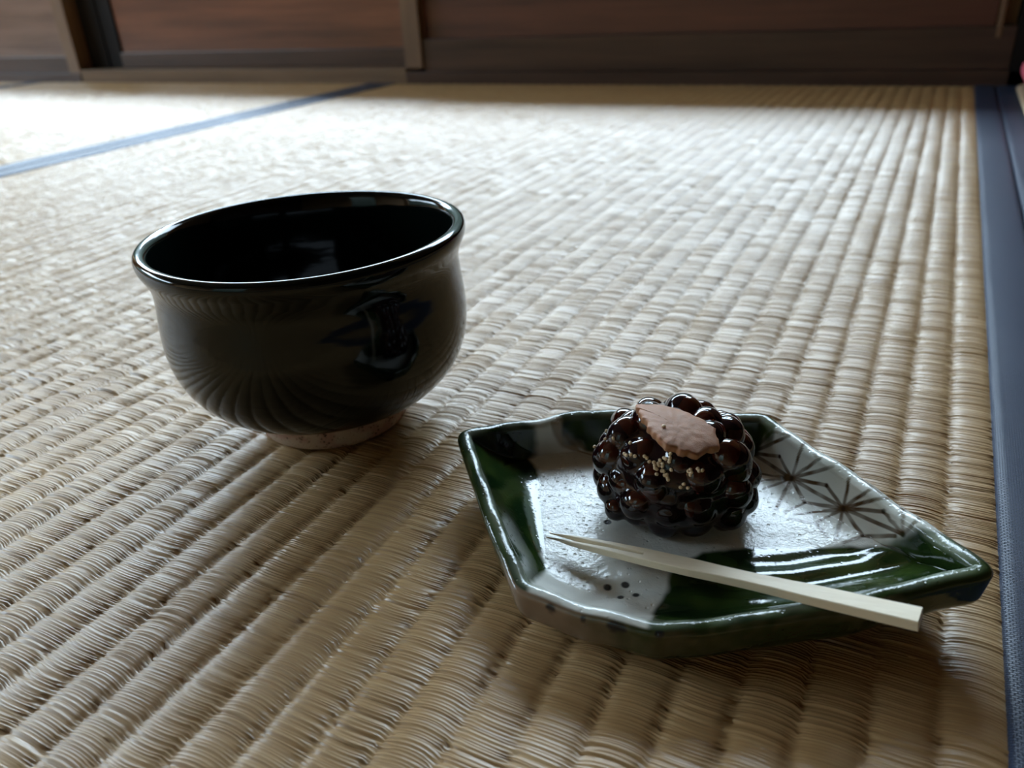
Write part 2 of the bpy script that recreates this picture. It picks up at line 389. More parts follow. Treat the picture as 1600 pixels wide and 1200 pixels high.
def plate_build():
    A = np.array(ANCH)/1000
    # resample closed polyline by rim length, lightly rounded
    rim = A[:, :3]; seg = np.linalg.norm(np.roll(rim, -1, 0)-rim, axis=1); cum = np.concatenate([[0], np.cumsum(seg)])
    t = np.linspace(0, cum[-1], NA, endpoint=False)
    AA = np.vstack([A, A[:1]])
    Q = np.stack([np.interp(t, cum, AA[:, i]) for i in range(6)], 1)
    def blur(q, sig):
        k = np.exp(-.5*(np.arange(-60, 61)/sig)**2); k /= k.sum()
        return np.stack([np.convolve(np.concatenate([q[-60:, i], q[:, i], q[:60, i]]), k, 'valid') for i in range(q.shape[1])], 1)
    Qr = blur(Q[:, :3], 4.0); Qf = blur(Q[:, 3:], 8.0)
    s = t/cum[-1]; lip = .0028
    Qr[:, 2] += .0003*np.sin(s*2*np.pi*11+1)+.0002*np.sin(s*2*np.pi*23)-.75*lip
    cen = Qf.mean(0); cen[2] = .0068
    nrm = Qr[:, :2]-np.roll(Qr[:, :2], 1, 0); tn = np.roll(Qr[:, :2], -1, 0)-np.roll(Qr[:, :2], 1, 0)
    tn /= np.linalg.norm(tn, axis=1)[:, None]; out = np.stack([tn[:, 1], -tn[:, 0]], 1)
    if ((Qr[:, :2]-cen[:2])*out).sum() < 0: out = -out
    out = blur(out, 6); out /= np.linalg.norm(out, axis=1)[:, None]
    Qr[:, :2] -= out*lip*.95
    rings = []
    nf = 150
    for i in range(nf):                                   # floor
        a = (i/nf)**.9+.002; p = cen+(Qf-cen)*a
        p = p.copy(); p[:, 2] = cen[2]+(Qf[:, 2]-cen[2])*a**3 
        rings.append(p)
    nw = 90
    fold = np.clip(blur(((t > cum[7]) & (t < cum[12])).astype(float)[:, None], 20)[:, 0], 0, 1)
    for i in range(nw+1):                                 # wall, concave curve up to the lip
        a = i/nw; h = .12*a+.88*a**2.1
        p = Qf+(Qr-Qf)*a; p = p.copy(); p[:, 2] = Qf[:, 2]+(Qr[:, 2]-Qf[:, 2])*h
        rings.append(p)
    for i in range(1, 13):                                # rounded lip
        b = math.pi*i/12*1.0
        p = Qr.copy(); p[:, :2] += out*lip*(1-math.cos(b))*.95; p[:, 2] += lip*.75*math.sin(b)
        rings.append(p)
    top = rings[-1]
    thick = .0105
    for i in range(1, 24):                                # outer wall down and under to the foot
        a = i/23
        p = top.copy(); inn = (top[:, :2]-cen[:2])
        dist = a*.62
        p[:, :2] = top[:, :2]-inn*(.0+.62*max(0, a-.25)/.75*.55)-out*.0015*min(1, a*4)
        fall = np.minimum(1, a*3.2)
        p[:, 2] = np.maximum(.0012, top[:, 2]-thick*fall-(a > .31)*(top[:, 2])*((a-.31)/.69)*1.1)
        rings.append(p)
    c = rings[-1].copy(); c[:, :2] = cen[:2]+(c[:, :2]-cen[:2])*.02; rings.append(c)
    V = np.array(rings)
    # soft folds pressed into the long green side, parallel to its rim
    top_ = V[:nf+nw-2]
    fi = np.where((t > cum[8]) & (t < cum[12]))[0]; line = Qr[fi, :2]
    for i in range(len(top_)):
        d = np.min(np.linalg.norm(top_[i][:, None, :2]-line[None, ::6], axis=2), axis=1)
        w = np.clip((d-.0015)/.003, 0, 1)*np.clip((.036-d)/.010, 0, 1)
        top_[i][:, 2] += .00038*w*np.sin(d*2*np.pi/.0105+.6+top_[i][:, 0]*60)
    return V, cen, nf, nw
PV, PCEN, PNF, PNW = plate_build()

def sstep(a, b, x):
    t = np.clip((x-a)/(b-a), 0, 1); return t*t*(3-2*t)
def poly_sd(P, poly):
    # signed distance (negative inside), P (n,2)
    poly = np.array(poly, float); d = np.full(len(P), 1e9); ins = np.zeros(len(P), bool)
    for i in range(len(poly)):
        a = poly[i]; b = poly[(i+1) % len(poly)]; ab = b-a
        t = np.clip(((P-a)@ab)/(ab@ab), 0, 1); d = np.minimum(d, np.linalg.norm(P-a-t[:, None]*ab, axis=1))
        c = ((a[1] > P[:, 1]) != (b[1] > P[:, 1])) & (P[:, 0] < (b[0]-a[0])*(P[:, 1]-a[1])/(b[1]-a[1]+1e-12)+a[0])
        ins ^= c
    return np.where(ins, -d, d)
def seg_d(P, a, b):
    a = np.array(a, float); b = np.array(b, float); ab = b-a
    t = np.clip(((P-a)@ab)/(ab@ab), 0, 1); return np.linalg.norm(P-a-t[:, None]*ab, axis=1)
# glaze areas and brushwork, plate coordinates in mm
#DECOR_BEGIN
GREEN = [[(-136.0,205.7),(-135.6,209.1),(-125.4,224.8),(-111.8,227.3),(-111.7,225.8),(-112.8,221.3),(-107.6,215.8),(-96.7,197.4),(-87.7,181.8),(-86.2,173.8),(-81.2,169.2),(-82.0,162.1),(-76.4,143.6),(-82.8,144.5),(-107.6,169.8)],
[(-110.7,237.3),(-105.8,241.5),(-35.9,264.3),(-30.5,260.5),(-33.1,251.8),(-36.5,253.6),(-56.0,249.9),(-90.8,233.5),(-97.6,234.7),(-104.0,232.2)],
[(-43.4,143.9),(-48.1,162.7),(-46.9,172.7),(-47.6,180.1),(-46.9,186.5),(-41.3,193.2),(-30.7,201.0),(-14.1,207.0),(6.0,213.3),(16.4,208.6),(25.2,207.2),(34.7,194.3),(34.2,192.5),(-0.7,165.3),(-30.2,149.1)]]
LINES = [
(.82,[(-40.5,255.4,7.0),(-39.1,255.5,9.1),(-37.8,255.0,11.5),(-36.2,254.0,14.1),(-34.9,253.2,16.6),(-33.6,252.4,19.0)]),
(.82,[(-40.5,255.4,7.0),(-37.7,254.5,9.6),(-34.8,252.5,12.7),(-32.4,250.8,15.7),(-29.8,249.0,18.6),(-27.4,248.7,20.4)]),
(.82,[(-40.5,255.4,7.0),(-38.2,254.3,7.8),(-36.0,252.6,9.0),(-33.8,250.8,10.2),(-31.7,249.1,11.5),(-29.5,247.5,12.6)]),
(.82,[(-40.5,255.4,7.0),(-37.1,252.7,7.3),(-33.7,249.5,7.9),(-30.5,246.4,8.4),(-27.2,243.4,8.8),(-24.1,240.5,9.2)]),
(.82,[(-29.5,247.5,12.6),(-28.5,246.2,11.8),(-27.5,245.0,11.1),(-26.4,243.6,10.4),(-25.2,242.1,9.9),(-24.1,240.5,9.2)]),
(.82,[(-24.1,240.5,9.2),(-23.7,241.6,11.5),(-23.3,242.3,14.1),(-23.1,242.8,16.6),(-22.5,243.2,19.3),(-22.3,246.1,20.5)]),
(.82,[(-24.1,240.5,9.2),(-22.6,240.3,11.3),(-21.0,239.9,13.6),(-19.3,239.1,15.7),(-17.8,238.5,18.1),(-16.1,238.2,20.3)]),
(.82,[(-16.1,238.2,20.3),(-16.5,238.5,20.2),(-17.1,239.1,20.1),(-17.4,240.1,20.3),(-17.7,240.3,20.3),(-17.9,241.4,20.4)]),
(.82,[(-24.1,240.5,9.2),(-21.6,239.5,11.5),(-19.0,238.1,13.9),(-16.4,236.6,16.3),(-14.0,235.2,18.7),(-11.6,234.4,20.7)]),
(.82,[(-24.1,240.5,9.2),(-21.8,238.9,10.4),(-19.3,237.2,11.5),(-16.9,235.4,12.6),(-14.6,233.9,13.7),(-12.5,232.3,14.6)]),
(.82,[(-24.1,240.5,9.2),(-20.3,237.0,10.0),(-16.6,233.8,10.5),(-13.0,230.9,11.1),(-9.6,228.0,11.7),(-6.3,225.1,12.1)]),
(.82,[(-12.5,232.3,14.6),(-11.2,230.9,14.0),(-9.9,229.4,13.5),(-8.7,228.0,13.1),(-7.6,226.6,12.6),(-6.3,225.1,12.1)]),
(.82,[(-24.1,240.5,9.2),(-23.0,238.9,8.8),(-21.7,236.8,8.3),(-20.5,234.9,7.9),(-19.3,233.0,7.6),(-18.1,230.5,7.6)]),
(.82,[(-17.5,230.6,7.7),(-15.1,229.8,8.3),(-12.9,228.8,9.1),(-10.7,227.7,10.1),(-8.5,226.3,11.0),(-6.3,225.1,12.1)]),
(.82,[(-18.1,230.5,7.6),(-18.9,229.1,7.6),(-20.0,227.7,7.6),(-21.0,226.2,7.5),(-21.9,224.8,7.5),(-22.9,223.3,7.5)]),
(.82,[(-24.1,240.5,9.2),(-24.7,239.1,7.6),(-25.2,235.9,7.0),(-25.4,231.6,7.0),(-25.7,227.6,7.2),(-26.0,223.7,7.3)]),
(.82,[(-24.1,240.5,9.2),(-25.9,240.9,7.9),(-27.4,240.0,7.0),(-28.8,238.1,7.0),(-30.4,236.3,6.9),(-31.8,234.2,6.9)]),
(.82,[(-24.1,240.5,9.2),(-26.5,241.6,7.9),(-28.7,241.7,7.0),(-30.8,240.5,7.0),(-32.9,239.3,6.9),(-34.9,238.0,6.9)]),
(.82,[(-24.1,240.5,9.2),(-26.5,242.0,8.2),(-28.9,243.2,7.2),(-31.2,243.2,7.0),(-33.6,243.2,7.0),(-35.9,243.0,6.9)]),
(.82,[(-6.3,225.1,12.1),(-6.3,226.0,13.6),(-6.2,227.0,15.6),(-6.1,227.7,17.3),(-6.2,228.5,19.0),(-6.3,229.6,20.5)]),
(.82,[(-5.5,225.1,13.4),(-4.5,225.0,15.0),(-3.5,224.8,16.6),(-2.3,224.3,18.3),(-1.2,223.9,19.8),(-0.1,224.5,21.1)]),
(.82,[(-6.3,225.1,12.1),(-3.9,224.1,14.5),(-1.5,223.0,16.9),(0.8,221.7,19.2),(3.3,221.2,20.9),(5.3,222.1,21.0)]),
(.82,[(-6.3,225.1,12.1),(-4.0,223.7,13.4),(-1.8,222.3,14.9),(0.4,221.0,16.2),(2.6,219.4,17.5),(4.8,217.9,18.9)]),
(.82,[(4.8,217.9,18.9),(6.0,216.6,18.6),(6.8,215.6,18.0),(8.0,214.4,17.9),(9.0,213.1,17.6),(10.1,211.8,17.4)]),
(.82,[(-6.3,225.1,12.1),(-2.6,222.3,13.2),(0.9,219.5,14.1),(4.3,216.7,15.1),(7.6,214.0,16.1),(10.6,211.2,17.1)]),
(.82,[(-6.3,225.1,12.1),(-4.9,223.4,11.6),(-3.6,221.7,11.0),(-2.2,219.8,10.5),(-0.8,218.0,10.2),(0.4,215.8,10.3)]),
(.82,[(0.4,215.8,10.3),(2.2,215.7,10.7),(3.9,215.0,11.7),(5.5,214.3,12.7),(7.2,213.3,14.1),(8.8,212.2,15.3)]),
(.82,[(0.4,215.8,10.3),(-0.4,215.1,10.0),(-1.4,214.2,9.8),(-2.3,213.8,9.6),(-3.3,212.9,9.4),(-4.2,212.1,9.1)]),
(.82,[(-6.3,225.1,12.1),(-6.5,224.1,10.5),(-6.5,222.3,9.2),(-6.6,219.2,9.2),(-6.6,215.8,9.0),(-6.7,213.0,8.9)]),
(.82,[(-6.3,225.1,12.1),(-7.7,225.2,10.5),(-9.1,225.2,9.2),(-10.4,223.8,8.7),(-11.7,222.0,8.5),(-12.9,220.1,8.4)]),
(.82,[(-6.3,225.1,12.1),(-9.1,226.1,10.1),(-11.8,226.7,8.6),(-14.5,225.6,8.2),(-17.1,224.0,7.9),(-19.9,222.7,7.7)]),
(.82,[(-2.4,229.5,21.1),(-1.7,228.9,21.1),(-1.1,228.3,21.2),(-0.5,227.7,21.2),(-0.2,227.4,21.2),(0.4,226.8,21.3)]),
(.82,[(0.4,226.8,21.3),(1.0,226.2,21.3),(1.6,225.6,21.3),(1.9,225.3,21.3),(2.5,224.8,21.2),(3.2,224.2,21.2)]),
(.82,[(-33.6,252.4,19.0),(-32.5,251.8,19.5),(-30.9,251.0,20.0),(-30.0,250.2,20.0),(-28.6,249.8,20.4),(-27.3,249.4,20.6)]),
(.82,[(10.6,211.2,17.1),(10.3,212.0,18.5),(10.0,212.9,19.7),(10.0,214.1,21.1),(9.7,216.9,21.4),(9.3,218.3,21.1)]),
(.82,[(10.6,211.2,17.1),(11.4,211.1,18.9),(12.2,210.9,20.6),(13.1,211.8,21.8),(13.9,213.9,22.0),(14.2,213.6,22.0)]),
(.82,[(-12.8,218.9,8.4),(-12.1,217.8,8.4),(-11.4,216.8,8.5),(-10.8,215.6,8.5),(-10.0,214.6,8.6),(-9.2,213.5,8.6)]),
(.82,[(-21.1,219.9,7.6),(-19.6,219.9,7.7),(-17.8,219.6,7.9),(-16.2,219.5,8.0),(-14.6,219.4,8.2),(-12.8,218.9,8.4)])]
DOTS = [(-62.8,168.2,7.0,1.25),(-58.5,171.3,6.9,1.25),(-57.9,165.6,7.2,1.00),(-54.2,168.0,7.3,1.10),(-73.7,197.3,6.8,1.30),(4.5,218.2,18.9,0.60)]
JOINTS = [(-24.1,240.5,9.2,1.00),(-6.3,225.1,12.1,1.00),(-40.5,255.4,7.0,0.86),(10.6,211.2,17.1,0.95),(-29.5,247.5,12.6,0.76),(-16.1,238.2,20.3,0.71),(-12.5,232.3,14.6,0.81),(-18.1,230.5,7.6,0.81),(4.8,217.9,18.9,0.76),(0.4,215.8,10.3,0.71)]
SPOTS = [(-53.1,146.4,14.8,2.00),(-51.0,146.5,14.7,1.70),(-61.3,146.1,14.8,1.10),(-41.3,147.8,15.7,1.30),(-70.7,146.2,14.7,1.80)]
BROWN = [(.8,[(-107.5,230.2),(-103.8,231.7),(-99.2,233.5),(-91.2,232.6)]),(.8,[(-106.5,232.3),(-102.4,233.0),(-97.8,234.9),(-91.8,235.6)])]
#DECOR_END
def vnoise(P, f, seed=0.0):
    return np.array([noise.noise((p[0]*f+seed, p[1]*f, p[2]*f)) for p in P])
m_plate = mat('white_and_copper_green_glaze', (.7,.7,.65), .09)
n = NT(m_plate)
att = n.n('Attribute', attribute_name='decor')
n.l(att.outputs['Color'], n.b.inputs['Base Color'])
pit = n.n('TexVoronoi', {'Vector': n.mapped((420,420,420)), 'Scale': 1.0}).outputs['Distance']
hb = n.math('ADD', n.math('MULTIPLY', n.ramp(pit, [(.05,(0,0,0)), (.22,(1,1,1))]), .5), n.math('MULTIPLY', n.noise(n.mapped((260,260,260)), 1, 4, .65), 1.0))
rgh = n.math('MULTIPLY', n.n('Attribute', attribute_name='grain').outputs['Fac'], 1.0)
bp = n.n('Bump', {'Height': hb, 'Distance': .0006}); n.l(n.math('MULTIPLY', rgh, .8), bp.inputs['Strength'])
n.l(n.math('MULTIPLY_ADD', rgh, .12, .07), n.b.inputs['Roughness'])
n.l(bp.outputs[0], n.b.inputs['Normal'])
n.b.inputs['IOR'].default_value = 1.46
plate = tag(empty('serving_plate', (PCEN[0], PCEN[1], .001)), 'angular white ceramic plate with green glazed edges and brown star pattern on tatami', 'plate')
nr, na = PV.shape[:2]
pm = fast_mesh('plate_body', PV.reshape(-1, 3), grid_quads(nr, na, True))
P2 = PV.reshape(-1, 3)[:, :2]*1000; ring = np.repeat(np.arange(nr), na)
top_side = ring <= PNF+PNW+7
nz = vnoise(PV.reshape(-1, 3)*1000, .09)*2.2+vnoise(PV.reshape(-1, 3)*1000, .3, 7)*.8
col = np.tile(np.array([.69,.69,.63]), (len(P2), 1))
tint = sstep(-.5, .8, vnoise(PV.reshape(-1, 3)*1000, .05, 3))[:, None]
col = col*(1-tint*.22)+np.array([.52,.45,.34])*tint*.22
def over(a, c):
    global col
    a = np.clip(a, 0, 1)[:, None]; col = col*(1-a)+np.array(c)*a
for w, pts in BROWN:
    d = np.min([seg_d(P2, a, b) for a, b in zip(pts[:-1], pts[1:])], axis=0)
    over((1-sstep(w*.35, w, d+nz*.15))*.75*top_side, (.22,.13,.05))
dens = np.clip(.78+.4*vnoise(PV.reshape(-1, 3)*1000, .25, 11), 0, 1)
P3 = PV.reshape(-1, 3)*1000
topi = np.where(top_side)[0]
for w, ch in LINES:
    d = np.full(len(P3), 99.0)
    d[topi] = np.min([seg_d(P3[topi], a, b) for a, b in zip(ch[:-1], ch[1:])], axis=0)
    over((1-sstep(w*.5, w*1.05, d))*dens*top_side, (.085,.045,.018))
for x, y, z, r in DOTS:
    d = np.linalg.norm(P3-np.array([x, y, z]), axis=1)
    over((1-sstep(r*.8, r*1.15, d))*.95*top_side, (.012,.012,.016))
for x, y, z, r in JOINTS:
    d = np.linalg.norm(P3-np.array([x, y, z]), axis=1)
    over((1-sstep(r*.5, r*1.3, d))*.9*top_side, (.030,.016,.008))
gm = np.zeros(len(P2))
for pts in GREEN:
    sd = poly_sd(P2, pts)+nz*.55
    gm = np.maximum(gm, 1-sstep(-1.2, 1.0, sd))
gd = sstep(-.6, .9, vnoise(PV.reshape(-1, 3)*1000, .13, 21))
g = (1-gd)[:, None]*np.array([.006,.018,.005])+gd[:, None]*np.array([.036,.062,.012])
col = col*(1-gm[:, None])+g*gm[:, None]
# the glaze breaks pale on the lip
lipw = np.exp(-((ring-(PNF+PNW+4))/3.2)**2)*np.clip(.55+.9*vnoise(PV.reshape(-1, 3)*1000, .12, 31), 0, 1)
over(lipw*.6, (.34,.38,.30))
# outer side: green streaks over buff clay
outm = (ring > PNF+PNW+8)
on = vnoise(PV.reshape(-1, 3)*1000, .07, 41)+.35*vnoise(PV.reshape(-1, 3)*1000, .3, 5)
side = sstep(-75, -45, P2[:, 0])*.9+sstep(-80, -95, P2[:, 0])*.9
og = np.clip(side*1.15+on*.45-.05, 0, 1)*outm
oc = np.array([.25,.18,.125])
col = np.where(outm[:, None], oc*(1-og[:, None])+np.array([.030,.042,.012])*og[:, None], col)
for x, y, z, r in SPOTS:
    d = np.linalg.norm(P3-np.array([x, y, z]), axis=1)+nz*.15; over((1-sstep(r*.6, r*1.1, d))*outm*.9, (.015,.015,.022))
under = sstep(PNF+PNW+22, PNF+PNW+28, ring.astype(float)); over(under, (.38,.30,.22))
ca = pm.attributes.new('decor', 'FLOAT_COLOR', 'POINT')
ca.data.foreach_set('color', np.concatenate([col, np.ones((len(col), 1))], 1).astype(np.float32).ravel())
ga = pm.attributes.new('grain', 'FLOAT', 'POINT')
ga.data.foreach_set('value', ((1-gm)*(ring < PNF+20)*.9+.12+.45*np.exp(-((ring-(PNF+PNW+6))/5.)**2)).astype(np.float32))
link('plate_body', pm, m_plate, plate, True)
def plate_z(x, y):
    V = PV[:PNF+PNW].reshape(-1, 3); i = np.argmin((V[:, 0]-x)**2+(V[:, 1]-y)**2); return float(V[i, 2])
plate_bvh = BVHTree.FromPolygons([tuple(v) for v in PV.reshape(-1, 3)], grid_quads(nr, na, True).tolist())

# ------------------------------------------------------------------ sweet: glossy bean covered rice cake
m_bean = mat('candied_red_bean', (.10,.012,.006), .06)
n = NT(m_bean)
n.l(n.ramp(n.noise(n.mapped((110,110,110)), 1, 3), [(.3,(.014,.003,.0025)), (.75,(.075,.011,.005))]), n.b.inputs['Base Color'])
n.b.inputs['Subsurface Weight'].default_value = .35; n.b.inputs['Subsurface Radius'].default_value = (1,.2,.08); n.b.inputs['Subsurface Scale'].default_value = .003
n.b.inputs['Coat Weight'].default_value = .6; n.b.inputs['Coat Roughness'].default_value = .03
m_syrup = mat('dark_bean_syrup', (.012,.004,.006), .09)
n = NT(m_syrup); n.l(n.bump(n.noise(n.mapped((300,300,300)), 1, 3), .25, .0005), n.b.inputs['Normal'])
m_leaf = mat('pale_brown_bean_paste_leaf', (.42,.23,.13), .6)
n = NT(m_leaf)
n.l(n.mix(n.noise(n.mapped((400,400,400)), 1, 4), (.38,.15,.050), (.44,.245,.155)), n.b.inputs['Base Color'])
n.l(n.bump(n.noise(n.mapped((2200,2200,2200)), 1, 3), .35, .0003), n.b.inputs['Normal'])
n.b.inputs['Subsurface Weight'].default_value = .3; n.b.inputs['Subsurface Radius'].default_value = (1,.5,.25); n.b.inputs['Subsurface Scale'].default_value = .002
m_seed = mat('cream_poppy_seed', (.80,.62,.40), .5)

MC = np.array([-0.0565, 0.213]); MZ = .0066; RX, RY, HH = 0.024, 0.0225, 0.035
sweet = tag(empty('bean_sweet', (MC[0], MC[1], MZ)), 'round sweet of glossy dark red beans topped with a brown leaf on the plate', 'sweet')
def ell_point(th, ph, s=1.0):   # th azimuth, ph elevation on a barrel-like mound
    cz = HH/2; e = 2.6
    c = abs(math.cos(ph))**(2/e); s_ = abs(math.sin(ph))**(2/e)*(1 if ph >= 0 else -1)
    return Vector((MC[0]+RX*s*c*math.cos(th), MC[1]+RY*s*c*math.sin(th), MZ+cz+cz*s*s_))
rnd = random.Random(5)
pts = []
def try_add(p, r, mind):
    for q, rr in pts:
        if (p-q).length < (r+rr)*mind: return False
    pts.append((p, r)); return True
#BEANS_BEGIN
FIXED = [(-0.0685,0.1980,0.0240,0.0050),(-0.0766,0.2095,0.0286,0.0048),(-0.0711,0.2121,0.0355,0.0046),(-0.0678,0.2195,0.0363,0.0045),(-0.0521,0.2267,0.0357,0.0046),(-0.0436,0.2243,0.0338,0.0050),(-0.0385,0.2198,0.0299,0.0050),(-0.0357,0.2157,0.0231,0.0055),(-0.0346,0.2108,0.0174,0.0048),(-0.0640,0.1992,0.0332,0.0054),(-0.0582,0.1954,0.0281,0.0060),(-0.0446,0.2006,0.0302,0.0063),(-0.0522,0.1995,0.0345,0.0053),(-0.0705,0.1967,0.0133,0.0036),(-0.0637,0.1983,0.0141,0.0050),(-0.0533,0.1953,0.0186,0.0050),(-0.0454,0.1985,0.0203,0.0058),(-0.0376,0.2061,0.0149,0.0053),(-0.0603,0.2260,0.0361,0.0045)]
#BEANS_END
for x, y, z, r in FIXED: pts.append((Vector((x, y, z)), r))
for i in range(4000):
    th = rnd.uniform(0, 2*math.pi); ph = math.asin(rnd.uniform(-.9, 1))
    r = rnd.uniform(.0050, .0064)
    p = ell_point(th, ph, 1-.0022/RX)
    if p.z-r < MZ+.0002: p.z = MZ+r+.0002
    try_add(p, r, .70)
    if len(pts)   >= 75: break
def bean_mesh(seed):
    bm = bmesh.new(); bmesh.ops.create_icosphere(bm, subdivisions=4, radius=1)
    for v in bm.verts:
        c = v.co
        d = 1+.05*noise.noise(c*1.3+Vector((seed*3.1, 0, 0)))
        v.co = Vector((c.x*1.22, c.y*.96, c.z*.92))*d
        v.co.y += .10*(c.x*c.x)            # slightly kidney-bent
        v.co.y -= .09*math.exp(-((c.x/.3)**2+((c.y+1)/.35)**2))*-1
    me = bpy.data.meshes.new('bean'); bm.to_mesh(me); bm.free(); me.materials.append(m_bean); me.shade_smooth(); return me
beans = [bean_mesh(k) for k in range(6)]
allv, allf = [], []
for i, (p, r) in enumerate(pts):
    o = bpy.data.objects.new('bean', beans[i % 6]); COL.objects.link(o); o.parent = sweet
    nrm = (p-Vector((MC[0], MC[1], MZ+HH*.45))).normalized()
    q = nrm.to_track_quat('Z', 'Y').to_matrix().to_4x4() @ Matrix.Rotation(rnd.uniform(0, 6.28), 4, 'Z')
    mw = Matrix.Translation(p) @ q @ Matrix.Diagonal((r, r, r, 1))
    o.matrix_parent_inverse = Matrix.Translation(-Vector(sweet.location)); o.matrix_basis = mw
    base = len(allv)
    for v in beans[i % 6].vertices: allv.append(tuple(mw @ v.co))
    for f in beans[i % 6].polygons: allf.append([base+k for k in f.vertices])
# syrup coat: one smooth skin drawn over the beans' lower flanks and the core
bm = bmesh.new()
for i, (p, r) in enumerate(pts):
    bmesh.ops.create_icosphere(bm, subdivisions=3, radius=r*(.985+.10*max(0, min(1, (MZ+.020-p.z)/.012))), matrix=Matrix.Translation(p))
core = bmesh.ops.create_icosphere(bm, subdivisions=5, radius=1)
for v in core['verts']:
    c = v.co.normalized(); th = math.atan2(c.y, c.x); ph = math.asin(max(-1, min(1, c.z)))
    v.co = ell_point(th, ph, .95 if ph > 0 else .99); v.co.z = max(v.co.z, MZ+.0003)
sm = bpy.data.meshes.new('syrup_coat'); bm.to_mesh(sm); bm.free()
so = link('syrup_coat', sm, m_syrup, sweet, True)
md = so.modifiers.new('r', 'REMESH'); md.mode = 'VOXEL'; md.voxel_size = .0005; md.use_smooth_shade = True
md = so.modifiers.new('s', 'SMOOTH'); md.factor = .6; md.iterations = 14

# leaf cut from bean paste, lying over the top
#LEAF_BEGIN
LEAF = [(-0.06809,0.20827,0.04705),(-0.06458,0.21006,0.04638),(-0.06249,0.21121,0.04598),(-0.06007,0.21129,0.04552),(-0.05746,0.21067,0.04501),(-0.05594,0.21096,0.04472),(-0.05251,0.21013,0.04406),(-0.04988,0.20918,0.04355),(-0.04746,0.20892,0.04308),(-0.04571,0.20739,0.04274),(-0.04484,0.20779,0.04258),(-0.04367,0.20770,0.04235),(-0.04336,0.20570,0.04228),(-0.04299,0.20424,0.04221),(-0.04226,0.20284,0.04206),(-0.04154,0.20222,0.04192),(-0.04028,0.19936,0.04167),(-0.04153,0.19770,0.04191),(-0.04286,0.19710,0.04216),(-0.04371,0.19464,0.04232),(-0.04454,0.19222,0.04247),(-0.04570,0.19174,0.04269),(-0.04733,0.19164,0.04301),(-0.04813,0.19055,0.04316),(-0.04948,0.19008,0.04341),(-0.05044,0.19084,0.04360),(-0.05145,0.19048,0.04380),(-0.05241,0.18993,0.04398),(-0.05347,0.18974,0.04418),(-0.05495,0.19088,0.04447),(-0.05626,0.19143,0.04472),(-0.05721,0.19263,0.04491),(-0.05828,0.19298,0.04512),(-0.05935,0.19452,0.04533),(-0.06070,0.19508,0.04559),(-0.06100,0.19684,0.04565),(-0.06138,0.19776,0.04573),(-0.06254,0.19891,0.04596),(-0.06366,0.19930,0.04617),(-0.06383,0.20040,0.04621),(-0.06432,0.20128,0.04631),(-0.06563,0.20280,0.04656),(-0.06600,0.20508,0.04664),(-0.06715,0.20550,0.04686)]
#LEAF_END
if LEAF:
    L = [Vector(p) for p in LEAF]
    cen = sum(L, Vector())/len(L)
    a = (L[len(L)//2]-L[0]).normalized()
    nn = Vector((0, 0, 0))
    for i in range(len(L)):
        nn += (L[i]-cen).cross(L[(i+1) % len(L)]-cen)
    nn.normalize();  nn = nn if nn.z > 0 else -nn
    # densify outline
    out = []
    for i in range(len(L)):
        p, q = L[i], L[(i+1) % len(L)]
        for k in range(4): out.append(p.lerp(q, k/4))
    N = len(out); K = 12; V = []; F = []
    def bend(p, s):
        q = cen+(p-cen)*s
        dd = (q-cen); l = dd.dot(a)
        return q - nn*(l*l*9.0) + nn*.00025*noise.noise(q*500)
    for k in range(1, K+1):
        for p in out: V.append(bend(p, k/K)+nn*(.0013-.0004*(k/K)**6))
    for dz, s in ((.0004, 1.012), (-.0008, 1.0), (-.0013, .96)):
        for p in out: V.append(bend(p, s)+nn*dz)
    V.append(cen+nn*.0013); ct = len(V)-1; V.append(cen-nn*.0013); cb = len(V)-1
    rows = K+3
    for k in range(rows-1):
        for i in range(N): F.append((k*N+i, k*N+(i+1) % N, (k+1)*N+(i+1) % N, (k+1)*N+i))
    for i in range(N):
        F.append((ct, (i+1) % N, i)); F.append((cb, (rows-1)*N+i, (rows-1)*N+(i+1) % N))
    me = bpy.data.meshes.new('leaf_topping'); me.from_pydata([tuple(v) for v in V], [], F); me.update()
    bm = bmesh.new(); bm.from_mesh(me); bmesh.ops.recalc_face_normals(bm, faces=bm.faces); bm.to_mesh(me); bm.free()
    lo = link('leaf_topping', me, m_leaf, sweet, True)
    lo['label'] = 'pale brown leaf-shaped bean paste slice'
    base = len(allv); leafv = [tuple(v) for v in V]
# poppy seeds
bvh = BVHTree.FromPolygons(allv, allf)
lbvh = BVHTree.FromPolygons(leafv, F) if LEAF else None
